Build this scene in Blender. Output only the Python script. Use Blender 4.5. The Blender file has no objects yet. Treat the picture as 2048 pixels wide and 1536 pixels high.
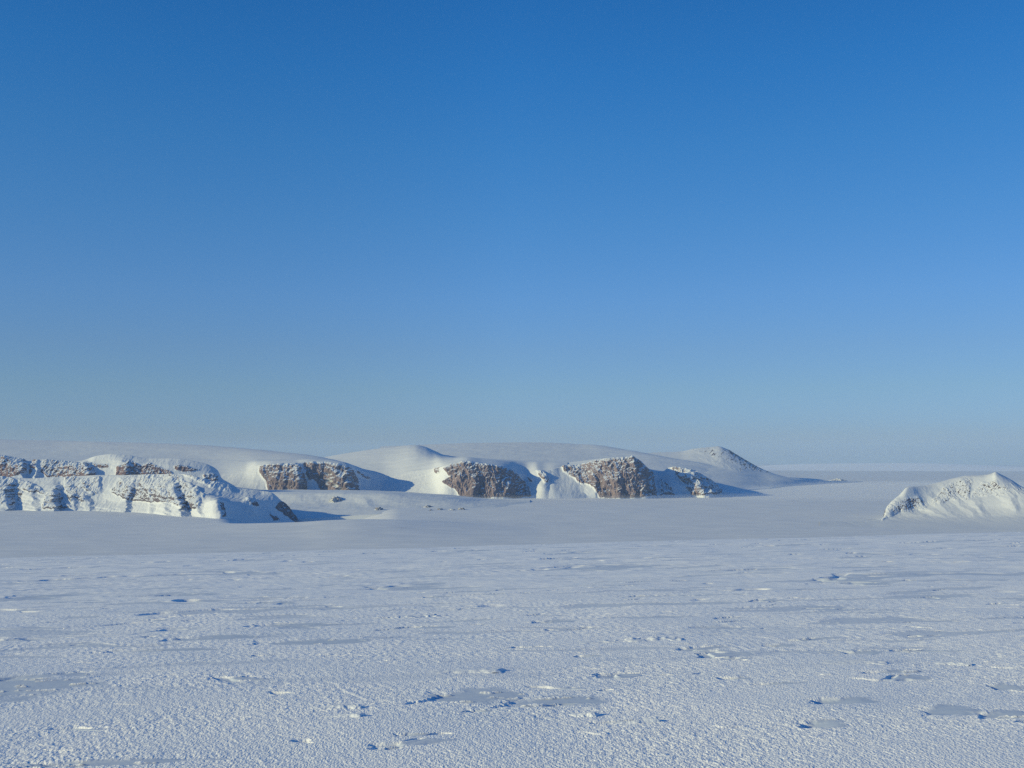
import bpy, math
import numpy as np

# ------------------------------------------------------------------ camera, sky, sun, exposure
SC = bpy.context.scene
EYE = 1.7                      # eye height above the snow underfoot (m); the frozen fjord lies 400 m below
FPX = 1991.0                   # focal length of the photograph, in its own pixels
HROW = 905.0                   # row of eye level
PITCH = math.atan((HROW - 768.0) / FPX)
SUN_EL = math.radians(16.5)
SUN_BEHIND = math.radians(14.0)      # the sun stands to the left, this far behind the viewer
SUN = np.array([-math.cos(SUN_BEHIND) * math.cos(SUN_EL), -math.sin(SUN_BEHIND) * math.cos(SUN_EL), math.sin(SUN_EL)])

cam_d = bpy.data.cameras.new('camera')
cam = bpy.data.objects.new('camera', cam_d)
SC.collection.objects.link(cam)
cam.location = (0, 0, EYE)
cam.rotation_euler = (math.pi / 2 + PITCH, 0, 0)
cam_d.sensor_width = 36.0
cam_d.lens = 36.0 * FPX / 2048.0
cam_d.clip_start = 0.1
cam_d.clip_end = 200000.0
SC.camera = cam

SC.view_settings.view_transform = 'Standard'
SC.view_settings.look = 'None'
SC.view_settings.gamma = 1.0
SC.view_settings.exposure = 0.0
SC.render.engine = 'CYCLES'
SC.cycles.max_bounces = 6
SC.cycles.diffuse_bounces = 3
SC.cycles.volume_bounces = 1
SC.cycles.use_denoising = False

W = bpy.data.worlds.new('World')
SC.world = W
W.use_nodes = True
nt = W.node_tree
for n in list(nt.nodes):
    nt.nodes.remove(n)
wo = nt.nodes.new('ShaderNodeOutputWorld')
bg = nt.nodes.new('ShaderNodeBackground')
sky = nt.nodes.new('ShaderNodeTexSky')
sky.sky_type = 'NISHITA'
sky.sun_disc = False
sky.sun_elevation = SUN_EL
sky.sun_rotation = math.atan2(SUN[0], SUN[1])
sky.altitude = 500.0
sky.air_density = 1.0
sky.dust_density = 0.3
sky.ozone_density = 2.0
SKY_RAMP = [(0.0, (0.33, 0.47, 0.95)), (0.0135, (0.33, 0.48, 0.94)), (0.0285, (0.325, 0.49, 0.93)), (0.0626, (0.354, 0.514, 0.823)), (0.1027, (0.364, 0.538, 0.839)), (0.1523, (0.351, 0.594, 0.93)), (0.2261, (0.287, 0.635, 0.991)), (0.2951, (0.222, 0.653, 1.05)), (0.3613, (0.161, 0.64, 1.095)), (0.4207, (0.133, 0.61, 1.084)), (1.0, (0.133, 0.61, 1.084))]
tc = nt.nodes.new('ShaderNodeTexCoord')
sp = nt.nodes.new('ShaderNodeSeparateXYZ')
rp = nt.nodes.new('ShaderNodeValToRGB')
mx = nt.nodes.new('ShaderNodeMix')
mx.data_type = 'RGBA'
mx.blend_type = 'MULTIPLY'
mx.inputs[0].default_value = 1.0
nt.links.new(tc.outputs['Generated'], sp.inputs[0])
nt.links.new(sp.outputs['Z'], rp.inputs[0])
while len(rp.color_ramp.elements) < len(SKY_RAMP):
    rp.color_ramp.elements.new(0.5)
for e, (p, c) in zip(rp.color_ramp.elements, SKY_RAMP):
    e.position = p
    e.color = (*c, 1)
nt.links.new(sky.outputs[0], mx.inputs[6])
nt.links.new(rp.outputs[0], mx.inputs[7])
mr = nt.nodes.new('ShaderNodeMapRange')      # X of the direction, -0.5..0.5 -> 0..1
mr.inputs['From Min'].default_value = -0.5
mr.inputs['From Max'].default_value = 0.5
nt.links.new(sp.outputs['X'], mr.inputs['Value'])
side = nt.nodes.new('ShaderNodeValToRGB')      # the air is a little clearer and darker toward the left
for k, (p, c) in enumerate([(0.0, 0.78), (0.5, 1.0), (1.0, 0.84)]):
    if k > 1:
        side.color_ramp.elements.new(p)
    e = side.color_ramp.elements[k]
    e.position, e.color = p, (c, c, c, 1)
nt.links.new(mr.outputs[0], side.inputs[0])
vm = nt.nodes.new('ShaderNodeVectorMath')
vm.operation = 'SCALE'
nt.links.new(mx.outputs[2], vm.inputs[0])
nt.links.new(side.outputs[0], vm.inputs['Scale'])
nt.links.new(vm.outputs[0], bg.inputs[0])
bg.inputs[1].default_value = 0.15
nt.links.new(bg.outputs[0], wo.inputs[0])

sun_d = bpy.data.lights.new('sun', 'SUN')
sun_d.energy = 4.2
sun_d.color = (1.0, 0.87, 0.45)
sun_d.angle = math.radians(0.5)
sun = bpy.data.objects.new('sun', sun_d)
SC.collection.objects.link(sun)
from mathutils import Vector
sun.rotation_euler = Vector(SUN).to_track_quat('Z', 'Y').to_euler()
sun.location = (-50, -30, 60)

# ------------------------------------------------------------------ noise
_rng = np.random.default_rng(7)
_PERM = np.concatenate([_rng.permutation(4096)] * 2).astype(np.int64)
_ANG = _rng.random(4096) * 2 * np.pi
_GX, _GY = np.cos(_ANG).astype(np.float32), np.sin(_ANG).astype(np.float32)


def perlin(x, y, seed=0):
    """Gradient noise, about -0.7..0.7"""
    xi = np.floor(x)
    yi = np.floor(y)
    fx = (x - xi).astype(np.float32)
    fy = (y - yi).astype(np.float32)
    xi = (xi.astype(np.int64) + seed * 131) & 4095
    yi = (yi.astype(np.int64) + seed * 57) & 4095
    x1 = (xi + 1) & 4095
    y1 = (yi + 1) & 4095
    px0, px1 = _PERM[xi], _PERM[x1]
    h00, h10, h01, h11 = _PERM[px0 + yi], _PERM[px1 + yi], _PERM[px0 + y1], _PERM[px1 + y1]
    u = fx * fx * fx * (fx * (fx * 6 - 15) + 10)
    v = fy * fy * fy * (fy * (fy * 6 - 15) + 10)
    a = _GX[h00] * fx + _GY[h00] * fy
    b = _GX[h10] * (fx - 1) + _GY[h10] * fy
    c = _GX[h01] * fx + _GY[h01] * (fy - 1)
    d = _GX[h11] * (fx - 1) + _GY[h11] * (fy - 1)
    a = a + u * (b - a)
    c = c + u * (d - c)
    return a + v * (c - a)


def fbm(x, y, octv=4, seed=0, gain=0.5, lac=2.03):
    t, amp = 0.0, 1.0
    for k in range(octv):
        t = t + amp * perlin(x, y, seed + k * 11)
        x, y, amp = x * lac + 17.3, y * lac - 9.1, amp * gain
    return t


def ridged(x, y, octv=3, seed=0, gain=0.5):
    t, amp = 0.0, 1.0
    for k in range(octv):
        t = t + amp * (1 - 2.2 * np.abs(perlin(x, y, seed + k * 13)))
        x, y, amp = x * 2.07 + 5.2, y * 2.07 + 3.7, amp * gain
    return t


def sstep(a, b, x):
    t = np.clip((x - a) / (b - a), 0, 1)
    return t * t * (3 - 2 * t)


# ------------------------------------------------------------------ materials
def new_mat(name):
    m = bpy.data.materials.new(name)
    m.use_nodes = True
    return m, m.node_tree, m.node_tree.nodes['Principled BSDF']


def N(t, kind, **kw):
    n = t.nodes.new(kind)
    for k, v in kw.items():
        if k in n.inputs:
            n.inputs[k].default_value = v
        else:
            setattr(n, k, v)
    return n


def ramp(t, stops, src):
    r = t.nodes.new('ShaderNodeValToRGB')
    while len(r.color_ramp.elements) < len(stops):
        r.color_ramp.elements.new(0.5)
    for e, (p, c) in zip(r.color_ramp.elements, stops):
        e.position = p
        e.color = (*c, 1) if len(c) == 3 else c
    t.links.new(src, r.inputs[0])
    return r


def snow_near():
    m, t, b = new_mat('crusted_snow')
    co = N(t, 'ShaderNodeTexCoord')
    n1 = N(t, 'ShaderNodeTexNoise', Scale=0.6, Detail=5.0)
    t.links.new(co.outputs['Object'], n1.inputs['Vector'])
    r = ramp(t, [(0.3, (0.84, 0.865, 0.89)), (0.7, (0.90, 0.91, 0.92))], n1.outputs['Fac'])
    t.links.new(r.outputs[0], b.inputs['Base Color'])
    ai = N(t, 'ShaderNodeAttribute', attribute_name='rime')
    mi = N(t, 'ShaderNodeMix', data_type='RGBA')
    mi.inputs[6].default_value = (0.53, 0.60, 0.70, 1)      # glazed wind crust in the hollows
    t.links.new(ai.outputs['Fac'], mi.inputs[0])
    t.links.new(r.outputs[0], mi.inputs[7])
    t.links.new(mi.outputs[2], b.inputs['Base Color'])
    b.inputs['Roughness'].default_value = 0.55
    b.inputs['Specular IOR Level'].default_value = 0.25
    a = N(t, 'ShaderNodeAttribute', attribute_name='grain')
    m2 = N(t, 'ShaderNodeMapping')
    m2.inputs['Rotation'].default_value = (0, 0, -0.5)
    m2.inputs['Scale'].default_value = (62.0, 30.0, 40.0)
    t.links.new(co.outputs['Object'], m2.inputs['Vector'])
    n2 = N(t, 'ShaderNodeTexNoise', Scale=1.0, Detail=2.0, Roughness=0.55)
    t.links.new(m2.outputs[0], n2.inputs['Vector'])
    mu = N(t, 'ShaderNodeMath', operation='MULTIPLY')
    t.links.new(n2.outputs['Fac'], mu.inputs[0])
    t.links.new(a.outputs['Fac'], mu.inputs[1])
    bp = N(t, 'ShaderNodeBump', Strength=1.0, Distance=0.011)
    t.links.new(mu.outputs[0], bp.inputs['Height'])
    t.links.new(bp.outputs[0], b.inputs['Normal'])
    return m


def snow_far(name='wind_packed_snow', up=0.0):
    m, t, b = new_mat(name)
    co = N(t, 'ShaderNodeTexCoord')
    mp = N(t, 'ShaderNodeMapping')
    mp.inputs['Scale'].default_value = (0.004, 0.012, 0.01)
    t.links.new(co.outputs['Object'], mp.inputs['Vector'])
    n1 = N(t, 'ShaderNodeTexNoise', Scale=1.0, Detail=6.0, Roughness=0.6)
    t.links.new(mp.outputs[0], n1.inputs['Vector'])
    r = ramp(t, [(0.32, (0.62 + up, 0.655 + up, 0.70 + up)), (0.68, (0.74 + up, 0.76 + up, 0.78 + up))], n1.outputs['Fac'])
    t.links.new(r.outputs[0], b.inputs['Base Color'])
    b.inputs['Roughness'].default_value = 0.7
    b.inputs['Specular IOR Level'].default_value = 0.15
    return m


def mountain_mat(name, c_dark, c_mid, c_light, fleck=0.5, scale=0.03):
    """snow and bare rock: the attribute 'rock' says how bare the ground is, noise frays the edge"""
    m, t, b = new_mat(name)
    co = N(t, 'ShaderNodeTexCoord')
    at = N(t, 'ShaderNodeAttribute', attribute_name='rock')
    nf = N(t, 'ShaderNodeTexNoise', Scale=scale, Detail=5.0, Roughness=0.65)
    t.links.new(co.outputs['Object'], nf.inputs['Vector'])
    s = N(t, 'ShaderNodeMath', operation='SUBTRACT')
    s.inputs[1].default_value = 0.5
    t.links.new(nf.outputs['Fac'], s.inputs[0])
    mu = N(t, 'ShaderNodeMath', operation='MULTIPLY')
    mu.inputs[1].default_value = fleck
    t.links.new(s.outputs[0], mu.inputs[0])
    ad = N(t, 'ShaderNodeMath', operation='ADD')
    t.links.new(at.outputs['Fac'], ad.inputs[0])
    t.links.new(mu.outputs[0], ad.inputs[1])
    mr = N(t, 'ShaderNodeMapRange')
    mr.inputs['From Min'].default_value = 0.44
    mr.inputs['From Max'].default_value = 0.56
    t.links.new(ad.outputs[0], mr.inputs['Value'])
    mp = N(t, 'ShaderNodeMapping')
    mp.inputs['Scale'].default_value = (0.03, 0.03, 0.006)
    t.links.new(co.outputs['Object'], mp.inputs['Vector'])
    nr = N(t, 'ShaderNodeTexNoise', Scale=1.0, Detail=6.0, Roughness=0.7)
    t.links.new(mp.outputs[0], nr.inputs['Vector'])
    rr = ramp(t, [(0.32, c_dark), (0.5, c_mid), (0.68, c_light)], nr.outputs['Fac'])
    mix = N(t, 'ShaderNodeMix', data_type='RGBA')
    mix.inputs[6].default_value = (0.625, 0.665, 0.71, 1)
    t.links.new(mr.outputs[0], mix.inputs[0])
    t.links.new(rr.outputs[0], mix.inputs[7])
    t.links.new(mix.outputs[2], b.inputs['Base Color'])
    b.inputs['Roughness'].default_value = 0.8
    b.inputs['Specular IOR Level'].default_value = 0.15
    return m


M_NEAR = snow_near()
M_FAR = snow_far()
M_CAP = snow_far('sunlit_cap_snow', 0.20)  # far snow again, lightened: the cap's sunlit brightness is put into the colour
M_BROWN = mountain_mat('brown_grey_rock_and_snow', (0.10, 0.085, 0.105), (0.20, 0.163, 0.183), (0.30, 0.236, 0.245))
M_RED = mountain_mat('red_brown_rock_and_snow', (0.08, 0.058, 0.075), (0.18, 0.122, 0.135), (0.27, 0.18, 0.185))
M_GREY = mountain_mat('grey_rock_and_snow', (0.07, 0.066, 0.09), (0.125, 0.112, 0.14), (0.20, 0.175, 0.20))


# ------------------------------------------------------------------ mesh helpers
def mesh_from(name, verts, quads, mat, attrs=None, parent=None, smooth=True):
    me = bpy.data.meshes.new(name)
    nv, nq = len(verts), len(quads)
    me.vertices.add(nv)
    me.vertices.foreach_set('co', np.ascontiguousarray(verts, dtype=np.float32).ravel())
    me.loops.add(nq * 4)
    me.loops.foreach_set('vertex_index', np.ascontiguousarray(quads, dtype=np.int32).ravel())
    me.polygons.add(nq)
    me.polygons.foreach_set('loop_start', np.arange(0, nq * 4, 4, dtype=np.int32))
    me.polygons.foreach_set('loop_total', np.full(nq, 4, dtype=np.int32))
    me.polygons.foreach_set('use_smooth', np.full(nq, smooth, dtype=bool))
    for k, v in (attrs or {}).items():
        a = me.attributes.new(k, 'FLOAT', 'POINT')
        a.data.foreach_set('value', np.ascontiguousarray(v, dtype=np.float32).ravel())
    me.materials.append(mat)
    me.update(calc_edges=True)
    o = bpy.data.objects.new(name, me)
    SC.collection.objects.link(o)
    if parent:
        o.parent = parent
    return o


def grid_quads(nr, nc):
    i = np.arange(nr * nc, dtype=np.int32).reshape(nr, nc)
    return np.stack([i[:-1, :-1], i[:-1, 1:], i[1:, 1:], i[1:, :-1]], -1).reshape(-1, 4)


def grid_normals(P):
    du = np.gradient(P, axis=1)
    dv = np.gradient(P, axis=0)
    n = np.cross(du, dv)
    n /= np.linalg.norm(n, axis=-1, keepdims=True) + 1e-9
    return n


def tag(o, label=None, cat=None, group=None, kind=None):
    if label:
        o['label'] = label
    if cat:
        o['category'] = cat
    if group:
        o['group'] = group
    if kind:
        o['kind'] = kind
    return o


def ray(x, y):
    """direction (X/Y, Z/Y) of a photograph pixel"""
    v = 768.0 - y
    Y = FPX * math.cos(PITCH) - v * math.sin(PITCH)
    Z = FPX * math.sin(PITCH) + v * math.cos(PITCH)
    return (x - 1024.0) / Y, Z / Y


# ------------------------------------------------------------------ foreground snow field
A_SLOPE, B_SLOPE = 0.064, 0.0259
CREST0, CRESTQ = 50.0, 7.0e-4


def base_plane(x, y):
    e = np.maximum(y - CREST0, 0)
    y1 = 0.5 / (2 * CRESTQ)
    drop = np.where(e < y1, CRESTQ * e * e, CRESTQ * y1 * y1 + 0.5 * (e - y1))
    return -A_SLOPE * y + B_SLOPE * np.clip(x, -200, 200) - drop


def ground_px(x, y):
    """where the sight line of a photograph pixel meets the plain slope of the snow field"""
    kx, kz = ray(x, y)
    Y = EYE / (-kz - A_SLOPE + B_SLOPE * kx)
    return kx * Y, Y


# wind-scoured smooth hollows that can be made out in the photograph: (centre, half width, half height) in its pixels, depth, tilt
HOLLOWS = [(50, 1376, 150, 25, .035), (960, 1394, 110, 17, .03), (1120, 1404, 115, 13, .03), (1690, 1404, 75, 8, .05), (1648, 1452, 55, 8, .05),
           (1900, 1424, 70, 13, .03), (2020, 1432, 70, 9, .03), (230, 1531, 190, 7, .03), (450, 1276, 110, 6, .03), (640, 1283, 130, 5, .03), (40, 1277, 60, 4, .05),
           (1730, 1297, 50, 5, .05), (1800, 1340, 80, 4, .04), (1110, 1241, 45, 4, .04), (1560, 1283, 40, 4, .05), (2015, 1370, 40, 7, .03),
           (600, 1247, 90, 4, .04), (330, 1300, 120, 3, .03), (100, 1190, 70, 3, .04), (1470, 1352, 40, 4, .05), (1560, 1364, 60, 3, .04),
           (380, 1190, 50, 3, .04), (1180, 1306, 30, 3, .05), (1240, 1446, 60, 3, .05), (960, 1428, 30, 3, .05), (830, 1477, 40, 3, .03)]


FIELD = {}


def field_z(x, y):
    """height of the snow field, read off its mesh"""
    r = np.hypot(x, y + 4.0)
    a = np.arctan2(x, y + 4.0)
    fi = np.interp(r, FIELD['rr'], np.arange(len(FIELD['rr'])))
    fj = np.interp(a, FIELD['ang'], np.arange(len(FIELD['ang'])))
    i, j = fi.astype(int), fj.astype(int)
    u, v = fi - i, fj - j
    z = FIELD['z']
    return (z[i, j] * (1 - u) + z[i + 1, j] * u) * (1 - v) + (z[i, j + 1] * (1 - u) + z[i + 1, j + 1] * u) * v


def build_snow_field():
    ox, oy = 0.0, -4.0
    # radii
    rr = list(np.arange(0.4, 10.2, 0.12))
    r = 10.2
    while r < 108:
        rr.append(r)
        r += 0.0086 if r < 13 else 0.0086 * (r / 13.0) ** 2
    while r < 3300:
        rr.append(r)
        r *= 1.06
    rr = np.array(rr)
    dense = np.linspace(-29.5, 29.5, 1900)
    side = 29.5 + np.cumsum(np.linspace(0.08, 11, 28))
    side = side[side < 179]
    ang = np.radians(np.concatenate([-side[::-1], dense, side, [180 + (180 - side[-1])]]))
    R, T = np.meshgrid(rr, ang, indexing='ij')
    x = ox + R * np.sin(T)
    y = oy + R * np.cos(T)
    z = base_plane(x, y)
    dr = np.gradient(rr)[:, None]

    def lod(lam):
        """1 where the mesh is fine enough to carry waves of this length"""
        return 1 - sstep(lam / 4.5, lam / 2.6, dr)

    near = 1 - sstep(150, 400, R)
    far = sstep(12, 45, R)
    # gentle swells; drifts run across the view
    z = z + near * (0.05 * fbm(x / 5.0, y / 3.5, 3, 1) + 0.10 * perlin(x / 17.0, y / 11.0, 5))
    wx = x + 0.35 * fbm(x / 1.2, y / 1.2, 2, 40)
    wy = y + 0.35 * fbm(x / 1.2, y / 1.2, 2, 50)
    # long shallow sastrugi of the hard crust: steps with one sharp side
    q1 = fbm(wx / 1.9 + 0.1 * wy, wy / 0.75, 4, 21)
    lv = 0.46 - 0.14 * far
    hol = sstep(lv, lv + 0.10, q1) * lod(0.2)
    q1b = fbm((wx - 0.22) / 1.9 + 0.1 * wy, wy / 0.75, 4, 21)       # a step to the left: finds the windward rim
    rim = sstep(lv, lv + 0.03, q1) * (1 - sstep(lv - 0.02, lv + 0.05, q1b)) * lod(0.15)
    q2 = fbm(wx / 0.8 - 0.05 * wy, wy / 0.34, 3, 31)
    slab = sstep(0.60, 0.66, q2) * lod(0.12)
    q3 = fbm(wx / 3.4, wy / 1.5, 4, 61)
    slab2 = sstep(0.56, 0.60, q3) * (0.6 + 0.8 * fbm(wx / 0.5, wy / 0.3, 2, 62)) * lod(0.2)
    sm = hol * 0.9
    dz = -0.012 * sstep(lv, lv + 0.4, q1) - 0.020 * rim
    for i, (px, py, hw, hh, dep) in enumerate(HOLLOWS):
        cx, cy = ground_px(px, py)
        ax, _ = ground_px(px + hw, py)
        _, ay = ground_px(px, py - hh)
        ax, ay = abs(ax - cx), abs(ay - cy)
        sel = (np.abs(x - cx) < ax * 2) & (np.abs(y - cy) < ay * 2.2)
        if not sel.any():
            continue
        u, v = (x[sel] - cx) / ax, (y[sel] - cy) / ay
        wob = fbm(x[sel] / (ax * 0.6) + i, y[sel] / (ay * 0.8), 4, 70)
        d = np.sqrt(u * u + v * v) + 0.55 * wob
        k = 1 - sstep(0.62, 1.02, d)
        wall = sstep(-0.95, -0.86, u + 0.30 * wob + 0.35 * v * v) * (1 - sstep(-0.9, 0.7, u)) * (1 - sstep(0.35, 1.0, np.abs(v + 0.3 * wob)))
        dz[sel] -= dep * (0.7 * wall + 0.15 * k)
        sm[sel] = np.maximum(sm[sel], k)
    q4 = fbm(wx / 5.5, wy / 2.6, 4, 64)
    q4b = fbm((wx - 0.45) / 5.5, wy / 2.6, 4, 64)
    fr = sstep(14, 28, R)
    fl = sstep(0.30, 0.42, q4) * fr
    dz = dz - (0.02 * fl + 0.042 * sstep(0.30, 0.35, q4) * (1 - sstep(0.26, 0.34, q4b)) * fr)
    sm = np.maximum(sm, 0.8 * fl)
    q5 = fbm(wx / 3.2 + 0.05 * wy, wy / 0.75, 4, 67)                # thin scoured streaks farther off
    st = sstep(0.24, 0.36, q5) * sstep(11, 20, R)
    dz = dz - 0.010 * st * lod(0.5)
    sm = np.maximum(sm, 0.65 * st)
    dz = dz + (0.008 * slab + 0.012 * slab2) * (1 - 0.85 * sm)
    # bright blade-like remnants of crust standing inside the hollows
    bl = sstep(0.40, 0.52, fbm(x / 0.42, y / 0.16, 3, 83)) * sm * lod(0.08)
    dz = dz + 0.014 * bl
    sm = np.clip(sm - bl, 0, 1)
    # rime: small drifted grains leaning with the wind
    ca, sa = math.cos(0.5), math.sin(0.5)
    u, v = x * ca + y * sa, -x * sa + y * ca
    wv = 0.012 * perlin(x / 0.05, y / 0.05, 90)
    g = perlin((u + wv) / 0.026, v / 0.050, 91) * lod(0.050) * 0.0058
    g = g + perlin(u / 0.015, v / 0.028, 92) * lod(0.028) * 0.0032
    g = g + perlin(u / 0.065, v / 0.12, 93) * lod(0.12) * (0.0035 + 0.006 * sstep(9, 16, R))
    g = g + perlin(u / 0.22, v / 0.36, 94) * lod(0.3) * (0.004 + 0.010 * far)
    g = g + perlin(x / 0.9, y / 0.7, 95) * lod(0.7) * 0.03 * far
    rough = 1 - 0.9 * sm
    rough = rough * (0.75 + 0.7 * np.clip(fbm(x / 2.3, y / 1.4, 2, 96), -0.5, 0.6))
    rip = 0.004 * perlin(x / 0.30, y / 0.11, 97) * lod(0.12) + 0.006 * perlin(x / 0.8, y / 0.3, 98) * lod(0.3)
    z = z + near * (dz + g * rough + rip * sm)
    V = np.stack([x, y, z], -1)
    FIELD.update(rr=rr, ang=ang, z=z)
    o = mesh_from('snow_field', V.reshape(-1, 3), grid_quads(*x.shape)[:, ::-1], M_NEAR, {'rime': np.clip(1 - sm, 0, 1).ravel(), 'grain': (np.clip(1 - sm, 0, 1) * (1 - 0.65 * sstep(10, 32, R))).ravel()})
    tag(o, 'rough wind-crusted snow slope with smooth blue hollows in front of the fjord', 'snow field', kind='structure')
    return o


# ------------------------------------------------------------------ frozen fjord, far below
PLAIN = -400.0


SWELL_X = [260, 440, 520, 597, 660, 720, 780, 860, 960, 1120]
SWELL_R = [1053, 1048, 1045, 1042, 1038, 1036, 1037, 1041, 1047, 1054]


def plain_z(x, y):
    """fjord ice with a low hummock of glacier ice off the end of the near ridge; the earth's curve included"""
    r = np.hypot(x, y)
    z = PLAIN + 5.0 * fbm(x / 2600.0, y / 1500.0, 3, 201) + 3.0 * fbm(x / 620.0, y / 480.0, 3, 211) * (1 - 0.7 * sstep(7000, 14000, r))
    z = z + (0.8 * perlin(x / 210.0, y / 120.0, 221) + 0.30 * perlin(x / 75.0, y / 45.0, 222)) * (1 - sstep(5000, 9000, r))
    px = 1024 + FPX * x / np.maximum(y, 1)
    h = np.maximum(-(pchip(np.clip(px, 260, 1120), SWELL_X, SWELL_R) - HROW) / FPX * 5400 + EYE - PLAIN, 0)
    h = h * h / (h + 6.0)
    d = y - 5400
    z = z - 80 * sstep(440, 540, px) * (1 - sstep(680, 800, px)) * sstep(150, 550, d) * (1 - sstep(7100, 7450, y))
    z = z + h * sstep(0, 1500, y) * np.where(d < 0, np.exp(-(d / 700.0) ** 2), np.exp(-(d / 420.0) ** 2))
    return z - r * r / (2 * 6.371e6)


def build_plain():
    rr = [900.0]
    while rr[-1] < 70000:
        rr.append(rr[-1] + max(12.0, 9.0 * (rr[-1] / 4000.0) ** 1.75))
    rr = np.array(rr)
    dense = np.linspace(-32, 32, 520)
    side = 32 + np.cumsum(np.linspace(0.2, 12, 26))
    side = side[side < 179]
    ang = np.radians(np.concatenate([-side[::-1], dense, side, [180 + (180 - side[-1])]]))
    R, T = np.meshgrid(rr, ang, indexing='ij')
    x, y = R * np.sin(T), R * np.cos(T)
    z = plain_z(x, y)
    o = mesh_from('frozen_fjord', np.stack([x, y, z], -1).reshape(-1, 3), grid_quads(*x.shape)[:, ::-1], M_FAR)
    tag(o, 'flat snow-covered fjord ice reaching to the pale horizon', 'frozen fjord', kind='structure')


# ------------------------------------------------------------------ landforms, lofted over rails
def in_poly(px, py, poly):
    ins = np.zeros(px.shape, bool)
    n = len(poly)
    for i in range(n):
        x1, y1 = poly[i]
        x2, y2 = poly[(i + 1) % n]
        c = (y1 > py) != (y2 > py)
        with np.errstate(divide='ignore', invalid='ignore'):
            xi = (x2 - x1) * (py - y1) / (y2 - y1 + 1e-12) + x1
        ins ^= c & (px < xi)
    return ins


def blur(a, k):
    for ax in (0, 1):
        p = np.pad(a, [(k, k) if i == ax else (0, 0) for i in (0, 1)], mode='edge')
        c = np.cumsum(p, axis=ax)
        c = np.concatenate([np.zeros_like(np.take(c, [0], ax)), c], axis=ax)
        n = a.shape[ax]
        a = (np.take(c, np.arange(2 * k + 1, 2 * k + 1 + n), ax) - np.take(c, np.arange(n), ax)) / (2 * k + 1)
    return a


def smooth1(a, k):
    if k < 1:
        return a
    w = np.hanning(2 * k + 3)[1:-1]
    w /= w.sum()
    return np.convolve(np.pad(a, k, mode='edge'), w, 'valid')


def pchip(xq, X, V):
    """monotone cubic through the points: no overshoot, no kinks"""
    X, V = np.asarray(X, float), np.asarray(V, float)
    if len(X) < 3:
        return np.interp(xq, X, V)
    h = np.diff(X)
    d = np.diff(V) / h
    m = np.zeros_like(V)
    w1, w2 = 2 * h[1:] + h[:-1], h[1:] + 2 * h[:-1]
    ok = d[:-1] * d[1:] > 0
    with np.errstate(divide='ignore', invalid='ignore'):
        m[1:-1] = np.where(ok, (w1 + w2) / (w1 / d[:-1] + w2 / d[1:]), 0)
    m[0], m[-1] = d[0], d[-1]
    k = np.clip(np.searchsorted(X, xq) - 1, 0, len(X) - 2)
    t = np.clip((xq - X[k]) / h[k], 0, 1)
    return ((2 * t**3 - 3 * t**2 + 1) * V[k] + (t**3 - 2 * t**2 + t) * h[k] * m[k] + (3 * t**2 - 2 * t**3) * V[k + 1] + (t**3 - t**2) * h[k] * m[k + 1])


def loft(rails, x0, x1, nc, rows, curve, xs=3):
    """rails: [(x, row, distance)...] from the foot to the back; rows: rows per gap; curve: 'lin' or 'cub' per gap"""
    xq = np.linspace(x0, x1, nc)
    k = int(xs * nc / (x1 - x0))
    L = []
    for r in rails:
        r = sorted(r)
        X = [p[0] for p in r]
        yy = smooth1(pchip(xq, X, [p[1] for p in r]), k)
        dd = smooth1(pchip(xq, X, [p[2] for p in r]), k * 5)
        kx, kz = ray(xq, yy)
        L.append(np.stack([kx * dd, dd, EYE + kz * dd], -1))
    L = np.array(L)
    out, S = [], []
    n = len(L)
    for i in range(n - 1):
        t = np.linspace(0, 1, rows[i], endpoint=(i == n - 2))[:, None, None]
        a, b = L[i], L[i + 1]
        if curve[i] == 'cub':
            p0 = L[i - 1] if i > 0 else 2 * a - b
            p3 = L[i + 2] if i + 2 < n else 2 * b - a
            m0, m1 = 0.5 * (b - p0), 0.5 * (p3 - a)
            ln = np.linalg.norm(b - a, axis=-1, keepdims=True)
            for m in (m0, m1):
                ml = np.linalg.norm(m, axis=-1, keepdims=True)
                m *= np.minimum(1, 1.2 * ln / (ml + 1e-6))
            h = (2 * t**3 - 3 * t**2 + 1) * a + (t**3 - 2 * t**2 + t) * m0 + (-2 * t**3 + 3 * t**2) * b + (t**3 - t**2) * m1
        else:
            h = a + (b - a) * t
        out.append(h)
        S.append((i + t[:, :, 0]) * np.ones((1, nc)))
    return np.concatenate(out), np.concatenate(S), xq[None, :] * np.ones((sum(rows), 1))


def px_of(P):
    Y, Z = P[..., 1], P[..., 2] - EYE
    c = FPX * (Y * math.cos(PITCH) + Z * math.sin(PITCH))
    dpt = Y * math.cos(PITCH) + Z * math.sin(PITCH)
    v = (Z * math.cos(PITCH) - Y * math.sin(PITCH)) / dpt * FPX
    return 1024 + P[..., 0] / dpt * FPX, 768 - v


def spurs(P, PX, S, lst, seed=0):
    """buttresses: push the face toward the viewer; (x, width left, width right, metres, s low, s high, shift in x per s)"""
    wob = fbm(S * 2.6 + PX / 60.0, PX / 45.0 - S * 1.2, 3, seed + 77)
    for j, (xc, wl, wr, amp, s0, s1, lean) in enumerate(lst):
        x = xc + lean * (S - s0) + 0.45 * min(wl, wr) * (wob + 0.8 * perlin(S * 4.0 + j * 3.3, PX / 30.0 + S * 2.0, seed + 78))
        d = PX - x
        t = np.where(d < 0, 1 + d / wl, 1 - d / wr).clip(0, 1)
        t = 0.8 * t + 0.2 * t * t * (3 - 2 * t)
        w = amp * t * np.clip((S - s0 + 0.3) / 0.3, 0, 1) * sstep(0, 0.75 * (s1 - s0), s1 - S) * (0.95 + 0.2 * wob)
        P[..., 0] -= w * P[..., 0] / P[..., 1]
        P[..., 1] -= w
    return P


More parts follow.
